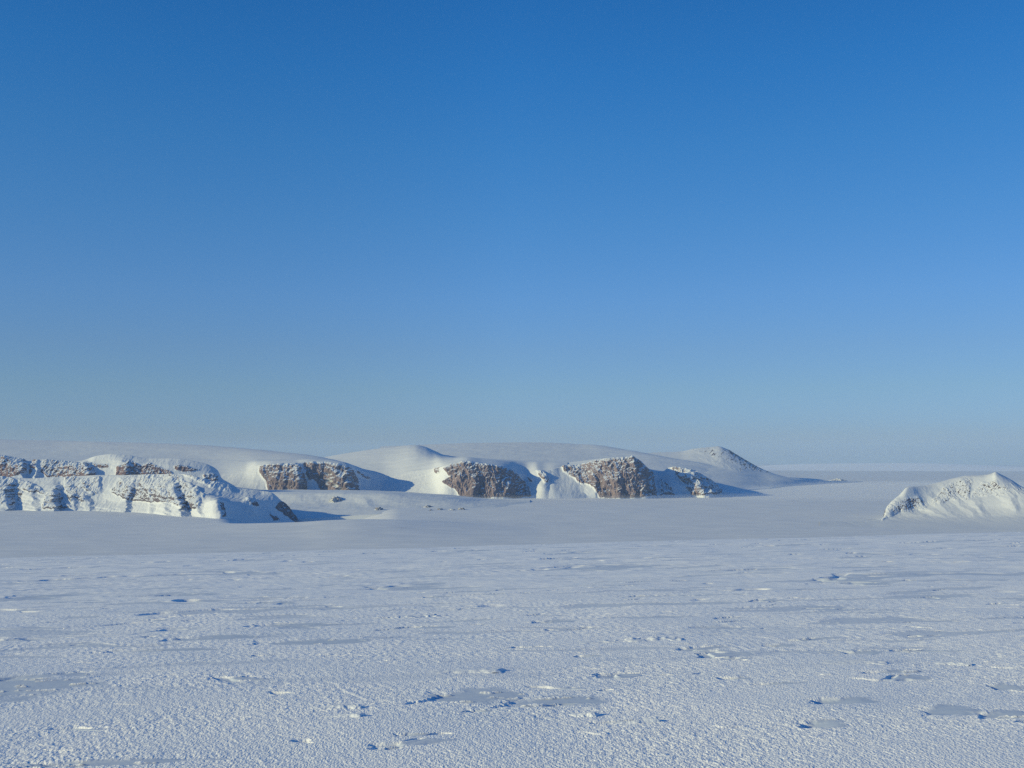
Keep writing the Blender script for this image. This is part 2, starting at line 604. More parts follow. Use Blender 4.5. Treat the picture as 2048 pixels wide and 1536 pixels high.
def landform(name, label, cat, rails, x0, x1, nc, rows, curve, mat, rocks=(), spur=(), rib=0.0, face=(0, 1), xs=3, sw=3.0, seed=0,
             thr=0.80, spread=0.35, kind='structure', ragged=3.0, part='rock_face', skirt=True, ledge=1.0, post=None, lam=1.0, group=None, bare_rib=0.10, lowbare=0.0, fleckw=0.55, soften=0, fine=1.0, ribtop=None):
    P, S, PX = loft(rails, x0, x1, nc, rows, curve, xs)
    P = spurs(P, PX, S, spur, seed)
    if soften:
        for _ in range(2):
            pad = np.pad(P, [(soften, soften), (0, 0), (0, 0)], mode='reflect', reflect_type='odd')
            c = np.concatenate([np.zeros_like(pad[:1]), np.cumsum(pad, axis=0)])
            P = (c[2 * soften + 1:] - c[:-2 * soften - 1]) / (2 * soften + 1)
    px, py = px_of(P)
    D = P[..., 1].mean()
    mpp = D / FPX
    jx = ragged * fbm(px / 9.0, py / 9.0, 3, seed + 1)
    jy = ragged * fbm(px / 9.0, py / 9.0, 3, seed + 2)
    owner = np.full(px.shape, -1)
    mask = np.zeros(px.shape)
    w_of = np.zeros(px.shape)
    for i, rk in enumerate(rocks):
        poly, bare = rk[0], rk[1]
        k = in_poly(px + jx, py + jy, poly)
        own = k & (S > face[0]) & (S < face[1])
        mask[own] = 1
        w_of[own] = bare
        owner[own] = i
    mask = blur(mask, 2)
    w_of = blur(w_of, 1)
    rm = blur(mask, 4)
    n0 = grid_normals(P)
    n0 = np.where(n0[..., 2:3] < 0, -n0, n0)
    for ax in range(3):
        n0[..., ax] = blur(n0[..., ax], 3)
    X, Z = P[..., 0] / lam, (P[..., 2] + 0.35 * P[..., 1]) / lam
    wX = X + 14 * fbm(X / 60, Z / 60, 2, seed + 3)
    rb = 0.55 * ridged(wX / 150, Z / 420, 2, seed + 4) + 0.50 * fbm(wX / 62, Z / 200, 2, seed + 5) * 1.5 + 0.34 * ridged(wX / 34, Z / 75, 2, seed + 6)
    rb = rb + 0.30 * fbm(wX / 38 + Z / 70, Z / 48 - X / 60, 3, seed + 7) * ledge * (0.2 + 0.8 * rm) + 0.16 * fbm(wX / 14, Z / 16, 2, seed + 8)
    disp = rib * rb * (bare_rib + (1 - bare_rib) * rm) * np.clip(((ribtop or face[1]) + 0.05 - S) * 6, 0, 1) * sstep(face[0] - 0.35, face[0] + 0.1, S)
    sn = sw * (fbm(P[..., 0] / 420, P[..., 1] / 300 + P[..., 2] / 100, 4, seed + 9)) * (1 - 0.7 * rm)
    sn = sn + 0.16 * sw * fbm(P[..., 0] / 110, P[..., 1] / 90 + P[..., 2] / 40, 3, seed + 19) * (1 - 0.7 * rm)
    P = P + n0 * (disp + sn)[..., None]
    if post is not None:
        P = post(P, S, PX, px, py)
    n1 = grid_normals(P)
    nz = np.abs(n1[..., 2])
    nb = blur(nz, 3)
    frac = fbm((px / 4.0 + 0.22 * py) * fine, (py / 6.5 - 0.05 * px) * fine, 4, seed + 10)
    rock = 0.5 + (thr - nz * 0.6 - nb * 0.4) / spread + fleckw * frac + (w_of - 0.5) * 1.6 + lowbare * (0.45 - (S - face[0]) / (face[1] - face[0]))
    rock = np.clip(rock, 0, 1) * sstep(0.25, 0.7, mask)
    LAND[name] = (P, px_of(P))
    nr, ncc = rock.shape
    if skirt:
        s0 = P[:1].copy()
        s0[..., 2] -= 70
        s0[..., 1] -= 0
        P = np.concatenate([s0, P])
        rock = np.concatenate([rock[:1] * 0, rock])
        owner = np.concatenate([owner[:1] * 0 - 1, owner])
        nr += 1
    q = grid_quads(nr, ncc)
    V, A, ow = P.reshape(-1, 3), rock.ravel(), owner.ravel()
    qo = ow[q].max(1)
    root_o = None
    sel = qo < 0 if len(rocks) else np.ones(len(q), bool)

    def piece(nm, msk, par):
        qq = q[msk]
        used, inv = np.unique(qq, return_inverse=True)
        return mesh_from(nm, V[used], inv.reshape(-1, 4), mat, {'rock': A[used]}, par)

    root_o = piece(name, sel, None)
    tag(root_o, label, cat, group, kind)
    for i in range(len(rocks)):
        if (qo == i).sum() > 30:
            c = piece(rocks[i][3] if len(rocks[i]) > 3 else part, qo == i, root_o)
            if len(rocks[i]) > 2 and rocks[i][2]:
                c['label'] = rocks[i][2]
    return root_o


LAND = {}


def row_at(d, h=PLAIN):
    """photograph row of the fjord ice at distance d"""
    return HROW + FPX * (EYE - h) / d


def dist_at(row, h=PLAIN):
    return FPX * (EYE - h) / (row - HROW)


def foot(pts):
    return [(x, r, dist_at(r)) for x, r in pts]


build_snow_field()
build_plain()

# far ice cap on the horizon
landform('ice_cap', 'low pale ice cap on the far horizon at the right', 'ice cap',
         [[(1450, 955, 19000), (1700, 955, 19000), (2300, 955, 19000)],
          [(1450, 939, 27000), (1560, 938.4, 27000), (1700, 938.2, 27000), (1900, 938.4, 27000), (2100, 939, 27000), (2300, 940, 27000)],
          [(1450, 936, 38000), (1560, 930, 38000), (1640, 927.5, 38000), (1820, 926.5, 38000), (1930, 929, 38000), (2050, 934, 38000), (2300, 937, 38000)],
          [(1450, 940, 46000), (2300, 940, 46000)]],
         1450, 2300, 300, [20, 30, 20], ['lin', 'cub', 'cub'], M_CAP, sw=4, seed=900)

# far plateau behind everything, then the rounded hill at its right end
landform('snow_plateau', 'broad far snow plateau on the skyline behind the two right cliffs', 'plateau',
         [[(760, 985, 10300), (1400, 984, 10400), (1500, 980, 11000), (1560, 974, 11800)],
          [(760, 922, 13000), (900, 915, 13200), (1000, 914, 13200), (1100, 915, 13200), (1200, 917, 13200), (1300, 922, 13000), (1400, 938, 12600), (1500, 958, 12400), (1560, 974, 12200)],
          [(760, 893, 17000), (860, 889, 17000), (950, 886, 17000), (1080, 885, 17000), (1150, 888, 16500), (1190, 890, 16000), (1250, 899, 15000), (1300, 908, 14300), (1350, 917, 13800), (1400, 925, 13400), (1460, 938, 13000), (1520, 956, 12800), (1560, 973.5, 12400)],
          [(760, 915, 22000), (1080, 910, 22000), (1300, 925, 18000), (1560, 968, 15000)]],
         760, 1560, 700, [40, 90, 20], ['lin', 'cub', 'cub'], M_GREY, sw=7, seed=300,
         rocks=[([(860, 914), (1010, 912), (1100, 913.5), (1180, 915), (1230, 917), (1200, 919), (1000, 917), (860, 917)], 0.45, 'faint line of small stones along a snow edge', 'stony_edge')],
         thr=0.93, spread=0.2, face=(0.2, 2), rib=1.0)
landform('snow_hill', 'rounded stony snow hill on the skyline at the right end of the plateau', 'hill',
         [[(1150, 1000, 9800), (1440, 992, 10200), (1500, 982, 11000), (1560, 973, 12000), (1640, 967, 13200), (1720, 963, 14200)],
          [(1150, 940, 12600), (1300, 938, 12800), (1400, 936, 12800), (1480, 948, 12500), (1540, 959, 12500), (1640, 964, 13300), (1720, 962, 14300)],
          [(1150, 912, 15500), (1250, 909, 15500), (1300, 906, 15500), (1360, 903, 15500), (1390, 897.5, 15500), (1420, 894.5, 15400), (1437, 893, 15200), (1455, 899, 14900), (1475, 911, 14500), (1500, 926, 14000), (1530, 941, 13500), (1560, 951, 13200), (1600, 957.5, 13100), (1640, 961.5, 13400), (1720, 961.5, 14400)],
          [(1150, 935, 19000), (1437, 935, 19000), (1500, 965, 17500), (1560, 972, 16000), (1720, 970, 16000)]],
         1150, 1720, 700, [60, 110, 20], ['cub', 'cub', 'cub'], M_GREY, sw=5, seed=330, xs=2,
         rocks=[([(1380, 898), (1437, 892), (1460, 899), (1500, 924), (1545, 947), (1500, 940), (1460, 925), (1430, 915), (1400, 908)], 0.50, 'stony hilltop with scattered dark rocks', 'stony_slope'),
                ([(1390, 915), (1450, 914), (1460, 930), (1500, 938), (1480, 944), (1420, 925)], 0.44, 'sparse dark stones on the lower slope', 'stony_slope')],
         thr=0.93, spread=0.25, face=(0.3, 2.02), rib=4.0)

# dome with the leftmost cliff
landform('snow_dome', 'broad snow dome at the left with a brown cliff below its shaded shoulder', 'snow dome',
         [[(-220, 998, 9000), (440, 996, 9100), (520, 990, 9250), (600, 988, 9300), (700, 988, 9350), (760, 988, 9500), (800, 988, 9900), (856, 986, 10300)],
          [(-220, 934, 9900), (0, 934, 9900), (300, 938, 9820), (440, 948, 9700), (490, 942, 9630), (515, 931, 9570), (545, 928, 9480), (590, 927, 9480), (620, 924, 9480), (660, 925.5, 9480), (690, 929, 9500), (705, 934, 9600), (720, 945, 9800), (745, 958, 10000), (790, 970, 10100), (856, 982, 10400)],
          [(-220, 912, 11000), (0, 912, 11000), (300, 915, 10800), (440, 921, 10500), (490, 920, 10350), (515, 919, 10250), (560, 918.5, 10150), (620, 919, 10050), (660, 922, 10050), (690, 928, 10050), (720, 938.5, 10100), (760, 952, 10200), (800, 966, 10250), (856, 981, 10450)],
          [(-220, 875, 13500), (0, 879, 13500), (100, 881, 13500), (200, 883.5, 13000), (300, 886, 12700), (400, 890, 12300), (480, 896, 11950), (560, 904, 11500), (620, 911, 11200), (650, 916, 11000), (690, 926, 10800), (740, 942, 10600), (800, 961, 10500), (850, 978, 10500), (856, 980, 10500)],
          [(-220, 905, 18000), (400, 920, 17000), (650, 945, 15000), (856, 990, 12500)]],
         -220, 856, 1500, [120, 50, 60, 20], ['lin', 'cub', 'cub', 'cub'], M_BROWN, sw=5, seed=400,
         rocks=[([(518, 931), (545, 927), (592, 926), (604, 940), (612, 962), (611, 990), (540, 990), (532, 962), (520, 945)], 0.62, None),
                ([(606, 924), (640, 922), (692, 928), (703, 940), (714, 960), (722, 990), (645, 990), (634, 966), (628, 958), (619, 962), (610, 946)], 0.66, None),
                ([(709, 938), (722, 944), (740, 958), (733, 959), (712, 946)], 0.6, 'small dark rock rib in the shadow')],
         spur=[(598, 60, 18, 140, 0, 1.3, -8), (690, 40, 30, 190, 0, 1.4, 0)],
         rib=26, face=(0.0, 1.02), thr=0.62, spread=0.30, lowbare=0.7)

# second dome, glacier slope and the middle cliff
landform('snow_ridge', 'snow dome with a small dark top above the middle brown cliff', 'snow ridge',
         [[(560, 990, 9800), (800, 992, 9300), (900, 997, 8930), (1000, 997, 8930), (1062, 997, 9030), (1085, 998, 8890), (1110, 998, 8930), (1135, 996, 9120)],
          [(560, 955, 10700), (760, 951, 10500), (820, 944, 10200), (868, 938, 9780), (886, 934, 9200), (905, 929, 9150), (935, 923, 9130), (965, 928, 9130), (1000, 933, 9150), (1020, 938, 9200), (1036, 946, 9260), (1052, 950, 9380), (1075, 941, 9360), (1088, 942, 9330), (1110, 939, 9385), (1135, 937, 9590)],
          [(560, 922, 13000), (640, 915.5, 13000), (680, 909, 12950), (740, 899.5, 12850), (790, 893.5, 12750), (830, 890, 12650), (850, 893.5, 12600), (870, 902, 12450), (890, 911, 12300), (910, 915, 12200), (960, 917, 11600), (1040, 921, 11300), (1135, 924, 11300)],
          [(560, 935, 18000), (830, 915, 16000), (900, 925, 14000), (1135, 935, 14000)]],
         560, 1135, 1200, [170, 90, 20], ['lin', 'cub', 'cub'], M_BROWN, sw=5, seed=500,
         rocks=[([(886, 936), (905, 928), (935, 921), (967, 927), (1018, 936), (1032, 950), (1050, 968), (1064, 986), (1060, 1002), (925, 1002), (912, 980), (890, 970), (884, 964), (902, 955)], 0.66, None),
                ([(1072, 938), (1086, 941), (1097, 958), (1094, 967), (1083, 960)], 0.5, 'small rock knob right of the middle cliff', 'rock_knob'),
                ([(868, 935), (882, 931), (881, 944), (873, 948)], 0.42, 'small rock patch left of the middle cliff', 'rock_knob'),
                ([(1055, 954), (1068, 963), (1064, 967), (1056, 960)], 0.6, None, 'rock_knob'),
                ([(806, 892), (822, 887), (838, 887), (854, 892), (870, 901), (850, 897), (825, 893)], 0.98, 'stony top of the dome', 'stony_slope')],
         spur=[(1005, 90, 45, 60, 0, 1.4, -12), (950, 40, 12, 50, 0, 1.2, -8), (1088, 14, 14, 26, 0.4, 1.3, 0), (845, 50, 30, 60, 1.6, 2.4, 0)],
         rib=28, face=(0.0, 2.02), ribtop=1.02, thr=0.60, spread=0.30, lowbare=0.5)

# right-hand cliff
landform('cliff_mountain', 'largest brown cliff right of centre with a snowy buttress at its right end', 'mountain',
         [[(1080, 997, 9000), (1092, 997.5, 8915), (1105, 997.5, 8890), (1140, 997, 8930), (1200, 996, 9050), (1250, 996, 9050), (1312, 993, 9130), (1340, 993, 9200), (1380, 992, 9250), (1441, 990, 9300), (1470, 988, 9700)],
          [(1080, 942, 9470), (1092, 941, 9370), (1105, 938.5, 9370), (1124, 934, 9450), (1150, 931, 9440), (1176, 926.5, 9390), (1200, 919.5, 9300), (1230, 917, 9280), (1262, 914, 9280), (1275, 919.5, 9300), (1286, 929, 9400), (1296, 939, 9600), (1320, 946, 9750), (1340, 935, 9650), (1375, 939, 9550), (1402, 951, 9500), (1426, 966, 9500), (1443, 983, 9550), (1470, 986, 10000)],
          [(1080, 928, 11000), (1124, 926, 10800), (1200, 917, 10400), (1262, 913, 10100), (1280, 921, 10300), (1300, 938, 10600), (1330, 942, 10700), (1350, 937, 10700), (1402, 949, 10600), (1443, 982, 10500), (1470, 986, 10600)],
          [(1080, 945, 13000), (1262, 935, 12500), (1350, 955, 12500), (1470, 995, 12000)]],
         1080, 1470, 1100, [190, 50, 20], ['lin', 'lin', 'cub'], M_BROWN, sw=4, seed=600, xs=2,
         rocks=[([(1123, 932), (1176, 924), (1200, 917), (1263, 911), (1278, 918), (1298, 939), (1306, 955), (1314, 1000), (1200, 1000), (1193, 984), (1180, 969), (1162, 969), (1142, 953), (1127, 944)], 0.66, None),
                ([(1340, 932), (1376, 937), (1403, 949), (1430, 965), (1446, 990), (1385, 992), (1362, 962)], 0.36, 'snowy rock buttress at the right end'),
                ([(1316, 960), (1345, 972), (1350, 992), (1318, 992)], 0.40, 'shaded snowy rock between cliff and buttress')],
         spur=[(1292, 120, 34, 170, 0, 1.5, -10), (1240, 40, 14, 50, 0, 1.1, -14), (1190, 30, 10, 40, 0.2, 1.1, -10), (1405, 40, 30, 160, 0, 1.4, -25), (1362, 20, 16, 60, 0, 1.2, -20)],
         rib=28, face=(0.0, 1.05), thr=0.60, spread=0.30, lowbare=0.4)

# upper left band: cliff under an ice cap
landform('ice_capped_cliff', 'dark red-brown cliff band under a thick white ice edge at upper left', 'cliff',
         [[(-220, 975, 8000), (0, 975, 8000), (440, 970, 7950), (470, 972, 8100)],
          [(-220, 932, 8150), (0, 930, 8150), (60, 934, 8150), (150, 934, 8150), (190, 930, 8150), (250, 926, 8100), (300, 928, 8100), (345, 930, 8080), (400, 938, 8080), (430, 947, 8080), (442, 957, 8090), (470, 972, 8200)],
          [(-220, 913, 8230), (0, 910.5, 8230), (20, 913, 8230), (40, 917, 8230), (62, 923, 8260), (76, 918, 8230), (100, 920, 8230), (150, 923.5, 8230), (172, 919, 8230), (190, 912.5, 8210), (225, 908, 8190), (250, 909.5, 8190), (300, 917, 8180), (340, 916.5, 8170), (385, 921.5, 8160), (420, 931, 8150), (436, 941, 8150), (444, 957, 8160), (470, 973, 8300)],
          [(-220, 925, 9300), (180, 928, 9300), (250, 922, 9200), (340, 930, 9100), (440, 972, 9000), (470, 985, 9000)]],
         -220, 470, 1300, [110, 70, 20], ['lin', 'lin', 'lin'], M_RED, sw=3, seed=700, xs=1.5,
         rocks=[([(-220, 912), (0, 909), (30, 912), (54, 920), (52, 944), (20, 956), (-220, 960)], 0.50, None),
                ([(57, 919), (76, 920), (70, 938), (62, 950), (57, 945)], 0.55, None),
                ([(86, 919), (130, 918), (150, 927), (170, 926), (190, 938), (192, 952), (95, 955), (82, 945)], 0.45, None),
                ([(188, 928), (220, 929), (215, 937), (190, 935)], 0.40, None), ([(234, 932), (262, 922), (280, 932), (285, 955), (232, 955)], 0.52, None),
                ([(270, 935), (300, 926), (345, 944), (347, 955), (270, 955)], 0.56, None), ([(348, 931), (372, 932), (398, 941), (372, 944), (350, 940)], 0.62, None),
                ([(408, 950), (434, 949), (437, 962), (405, 964)], 0.62, None)],
         spur=[(45, 50, 12, 80, 0, 2.2, 0), (182, 60, 12, 90, 0, 2.2, -10), (72, 12, 8, 40, 0, 2.0, 0), (255, 30, 16, 40, 0, 2, -6)],
         rib=13, face=(0.0, 2.0), thr=0.62, spread=0.30, lam=0.75, fleckw=0.9, fine=1.3, bare_rib=0.2)

# low snow shelf running right from the near ridge
landform('snow_shelf', 'low smooth snow shelf with small rocks running right from the near ridge', 'snow shelf',
         [[(480, 1040, 6900), (600, 1038, 6900), (680, 1034, 6900), (740, 1030, 6900), (800, 1028, 6900), (900, 1025, 7000), (980, 1018, 7300), (1060, 1010, 7900)],
          [(480, 1013.5, 7500), (600, 1013, 7500), (700, 1013, 7480), (800, 1013, 7450), (900, 1012, 7450), (980, 1008.5, 7680), (1060, 1002.5, 8280)],
          [(480, 1006, 7900), (600, 1004.5, 7800), (700, 1004, 7700), (800, 1004.5, 7600), (900, 1004, 7650), (980, 1003, 7980), (1060, 1001.3, 8450)],
          [(480, 985, 8200), (540, 983.5, 8140), (600, 984, 8080), (700, 985, 7960), (760, 986, 7900), (820, 990, 7860), (870, 993, 7880), (930, 996, 8060), (980, 999, 8360), (1060, 1000.5, 8700)],
          [(480, 979, 9500), (700, 979.5, 9550), (800, 983, 9500), (850, 986, 9400), (930, 992, 9200), (980, 996, 9200), (1060, 999.5, 9300)]],
         480, 1060, 1100, [70, 60, 70, 40], ['cub', 'cub', 'cub', 'cub'], M_GREY, sw=7, seed=800,
         spur=[(575, 40, 22, 35, 1.2, 3.1, 10), (612, 30, 18, 25, 1.2, 3.1, -10), (640, 40, 16, 35, 1.2, 3.1, -15), (742, 22, 14, 50, 1.1, 3.0, -12), (900, 40, 30, 30, 1, 2.8, 0)],
         rib=5, face=(0.9, 3.02), thr=0.72, spread=0.3, bare_rib=0.2, soften=12)

# near left ridge
landform('rocky_ridge', 'steep snow-plastered rocky ridge at the near left ending in a dark shaded point', 'ridge',
         [[(-260, 1023, 7050), (0, 1025, 7050), (200, 1028, 6900), (380, 1040, 6350), (446, 1045, 6190), (466, 1050, 6360), (500, 1054, 6500), (545, 1056, 6620), (597, 1058, 6720), (614, 1060, 6740)],
          [(-260, 1000, 7220), (0, 1001, 7220), (200, 1003, 7080), (400, 1008, 6480), (434, 1001, 6330), (452, 1003, 6480), (480, 1004, 6580), (500, 1001, 6640), (545, 1003, 6750), (575, 1024, 6800), (597, 1044, 6800), (614, 1058, 6780)],
          [(-260, 976, 7330), (0, 977, 7330), (200, 977, 7210), (300, 976, 7000), (400, 982, 6720), (434, 992, 6660), (452, 994, 6680), (480, 995, 6710), (500, 993, 6740), (545, 996, 6800), (575, 1023, 6820), (597, 1043.5, 6815), (614, 1057.5, 6790)],
          [(-260, 952, 7440), (0, 953, 7440), (60, 957, 7420), (110, 955, 7400), (190, 951, 7340), (250, 950.5, 7280), (300, 948.5, 7180), (362, 948, 7000), (400, 956, 6920), (440, 966, 6880), (480, 976, 6870), (520, 981.5, 6860), (540, 984, 6850), (560, 999, 6845), (580, 1021, 6840), (597, 1042, 6830), (614, 1057, 6800)],
          [(-260, 965, 8200), (0, 966, 8200), (250, 965, 8000), (362, 975, 7500), (440, 1010, 7150), (540, 1044, 7000), (597, 1064, 6920), (614, 1068, 6880)]],
         -260, 614, 1700, [60, 90, 80, 20], ['lin', 'lin', 'lin', 'lin'], M_GREY, sw=3, seed=1000, xs=1.5,
         rocks=[([(-260, 945), (0, 945), (30, 960), (45, 985), (40, 1012), (-260, 1015)], 0.30, None),
                ([(38, 960), (62, 966), (80, 975), (90, 988), (60, 985), (40, 975)], 0.30, None),
                ([(95, 985), (112, 978), (130, 1000), (145, 1017), (85, 1019), (88, 1005)], 0.28, None),
                ([(130, 955), (150, 952), (165, 975), (172, 1006), (140, 1005), (130, 975)], 0.26, None),
                ([(155, 958), (200, 955), (205, 985), (185, 992), (165, 975)], 0.18, None),
                ([(222, 985), (240, 956), (300, 950), (365, 952), (372, 985), (368, 1018), (340, 1006), (280, 1004), (250, 1000)], 0.30, None),
                ([(368, 962), (395, 975), (410, 992), (395, 1018), (365, 1022), (362, 1000)], 0.36, None),
                ([(360, 946), (400, 954), (460, 972), (462, 985), (420, 975)], 0.24, None),
                ([(432, 1000), (445, 1005), (452, 1034), (440, 1034)], 0.22, None), ([(490, 995), (506, 998), (520, 1012), (505, 1012)], 0.30, None),
                ([(556, 1002), (566, 1002), (600, 1046), (588, 1046), (562, 1026), (548, 1018)], 0.70, 'dark bare point in shade'),
                ([(536, 1024), (552, 1030), (560, 1042), (545, 1042)], 0.35, None)],
         spur=[(12, 60, 18, 110, 0, 3.2, 0), (108, 70, 14, 150, 0, 3.2, 0), (150, 30, 14, 45, 0.4, 3.2, -6), (212, 30, 40, 60, -0.2, 1.0, 0), (250, 50, 12, 70, 0.2, 3.2, 6),
               (300, 40, 12, 45, 0.3, 3.2, 0), (368, 70, 14, 150, 0, 3.2, -10), (448, 44, 14, 80, -0.3, 1.30, -14), (505, 20, 12, 40, 0.6, 1.9, -8), (400, 24, 12, 50, 0.4, 3.2, -8), (330, 30, 14, 45, 0.3, 3.2, -6), (70, 30, 14, 45, 0.3, 3.2, -6), (180, 24, 12, 40, 0.3, 3.2, -6)],
         rib=14, face=(-0.1, 3.02), thr=0.70, spread=0.30, lam=1.0, bare_rib=0.30, ledge=0.5, fleckw=1.0, fine=1.7)

# near mountain at the right edge
landform('snowy_mountain', 'pointed white mountain at the right edge with speckled grey rock slopes', 'mountain',
         [[(1640, 1074, 5050), (1766, 1074, 5000), (1900, 1076, 4900), (2048, 1078, 4850), (2300, 1078, 4800)],
          [(1640, 1044, 5740), (1740, 1042.5, 5790), (1766, 1040, 5830), (1800, 1038.5, 5830), (1860, 1037, 5800), (1900, 1036.5, 5760), (1970, 1036, 5690), (2048, 1035, 5600), (2300, 1045, 5400)],
          [(1640, 1043.5, 5850), (1740, 1041.5, 5860), (1766, 1038, 5890), (1800, 1028, 5980), (1860, 1013, 6040), (1900, 1003, 6040), (1970, 994, 5980), (2048, 986, 5900), (2120, 996, 5860), (2300, 1030, 5750)],
          [(1640, 1043, 5950), (1740, 1041, 5960), (1765, 1037.5, 5980), (1773, 1017, 6060), (1782, 1005, 6090), (1798, 990, 6130), (1815, 975, 6170), (1848, 971, 6250), (1873, 965.5, 6290), (1906, 956.5, 6310), (1936, 951, 6300), (1968, 950, 6260), (1984, 947, 6230), (1991, 944, 6220), (1999, 947.5, 6200), (2008, 952, 6190), (2026, 962, 6150), (2048, 976, 6110), (2090, 988, 6050), (2150, 1002, 5990), (2300, 1036, 5880)],
          [(1640, 1043, 6300), (1740, 1045, 6500), (1790, 1030, 6800), (1991, 985, 7200), (2048, 1005, 7100), (2300, 1060, 6900)]],
         1640, 2300, 1500, [40, 60, 150, 20], ['cub', 'cub', 'cub', 'cub'], M_GREY, sw=3, seed=1100, xs=1.2,
         rocks=[([(1764, 1041), (1771, 1015), (1784, 1000), (1800, 996), (1806, 1004), (1790, 1030)], 0.20, None),
                ([(1798, 1000), (1838, 993), (1845, 1002), (1862, 1005), (1850, 1018), (1805, 1026), (1795, 1024)], 0.30, None),
                ([(1862, 1006), (1880, 985), (1893, 970), (1930, 956), (1945, 960), (1940, 985), (1937, 1001), (1900, 1000), (1870, 1012)], 0.56, None),
                ([(1937, 995), (1950, 982), (1965, 966), (1994, 960), (2002, 985), (1975, 992)], 0.56, None),
                ([(1995, 972), (2020, 968), (2060, 980), (2050, 990), (1990, 992)], 0.52, None)],
         spur=[(1910, 50, 24, 30, 1.2, 3.2, -40), (1850, 36, 18, 24, 1.2, 3.2, -40), (1945, 24, 14, 20, 1.2, 3.2, -40), (1880, 20, 12, 16, 1.3, 3.2, -40), (1966, 24, 14, 20, 1.2, 3.2, -30), (2030, 24, 12, 20, 1.4, 3.2, -20)],
         rib=4.5, face=(0.8, 3.02), fleckw=1.4, fine=1.5, thr=0.68, spread=0.30, lam=0.6, bare_rib=0.25)

# ------------------------------------------------------------------ rock outcrops on the shelf
def outcrop(px, py, wpx, hpx, on, label, seed, lean=0.0, bare=0.5, group='rock outcrops on the low snow shelf'):
    """a knob of bedrock standing through the snow of a landform"""
    if on == 'frozen_fjord':
        D = np.linspace(5000, 25000, 4001)
        kx, kz = ray(px, py + 0.35 * hpx)
        k = np.argmin(np.abs(EYE + kz * D - plain_z(kx * D, D)))
        c = np.array([kx * D[k], D[k], plain_z(kx * D[k:k + 1], D[k:k + 1])[0]])
    else:
        P, (PX, PY) = LAND[on]
        k = np.argmin((PX - px) ** 2 + (PY - (py + 0.35 * hpx)) ** 2)
        c = P.reshape(-1, 3)[k]
    mpp = c[1] / FPX
    nu, nv = 96, 56
    th = np.linspace(0, 2 * np.pi, nu)[None, :]
    ph = np.linspace(0.02, np.pi * 0.62, nv)[:, None]
    d = np.stack([np.sin(ph) * np.cos(th), np.sin(ph) * np.sin(th), np.cos(ph) * np.ones_like(th)], -1)
    n = 0.42 * fbm(d[..., 0] * 1.6 + seed, d[..., 1] * 1.3 + d[..., 2] * 1.9, 4, seed) + 0.10 * ridged(d[..., 0] * 5, d[..., 2] * 5 + d[..., 1] * 4 + seed, 2, seed + 3)
    w = 0.5 - 0.5 * np.cos(th[0])          # close the seam
    n = n * sstep(0.0, 0.12, np.minimum(th, 2 * np.pi - th)) + n[:, :1] * (1 - sstep(0.0, 0.12, np.minimum(th, 2 * np.pi - th)))
    q = d * (1 + n)[..., None] * np.array([wpx * mpp * 0.5, wpx * mpp * 0.7, hpx * mpp * 0.75])
    q[..., 0] += lean * q[..., 2]
    q = q + c + np.array([0, wpx * mpp * 0.25, -hpx * mpp * 0.30])
    nn = grid_normals(q)
    rock = np.clip(0.5 + (0.62 - np.abs(nn[..., 2])) / 0.4 + (bare - 0.5) * 1.6 + 0.5 * fbm(d[..., 0] * 6 + seed, d[..., 2] * 6 + d[..., 1] * 5, 3, seed + 9), 0, 1)
    o = mesh_from('rock_outcrop', q.reshape(-1, 3), grid_quads(nv, nu), M_GREY, {'rock': rock.ravel()})
    tag(o, label, 'rock outcrop', group)


outcrop(672, 997, 26, 15, 'snow_shelf', 'largest rounded rock knob, half snow-covered, under the left brown cliff', 41, bare=0.18)
outcrop(757, 1016, 15, 10, 'snow_shelf', 'small lone rock at the foot of a snow rib on the low shelf', 42, bare=0.32)
outcrop(855, 1012, 15, 6, 'snow_shelf', 'flat rock strip, upper left of the small rocks ending the shelf', 43, bare=0.32)
outcrop(860, 1021, 15, 8, 'snow_shelf', 'thin rock strip, lowest of the small rocks ending the shelf', 44, bare=0.30)
outcrop(880, 1018, 13, 8, 'snow_shelf', 'middle one of the small rocks ending the shelf', 45, bare=0.25)
outcrop(903, 1020, 18, 8, 'snow_shelf', 'whitest of the small rocks ending the shelf, almost buried in snow', 46, bare=0.05)
outcrop(923, 1018, 18, 10, 'snow_shelf', 'last small rock toward the open fjord at the shelf end', 47, bare=0.32)
outcrop(1676, 960, 36, 11, 'frozen_fjord', 'tiny distant snow-dusted rock mound alone on the pale ice right of the stony hill', 48, bare=0.5, group=None)


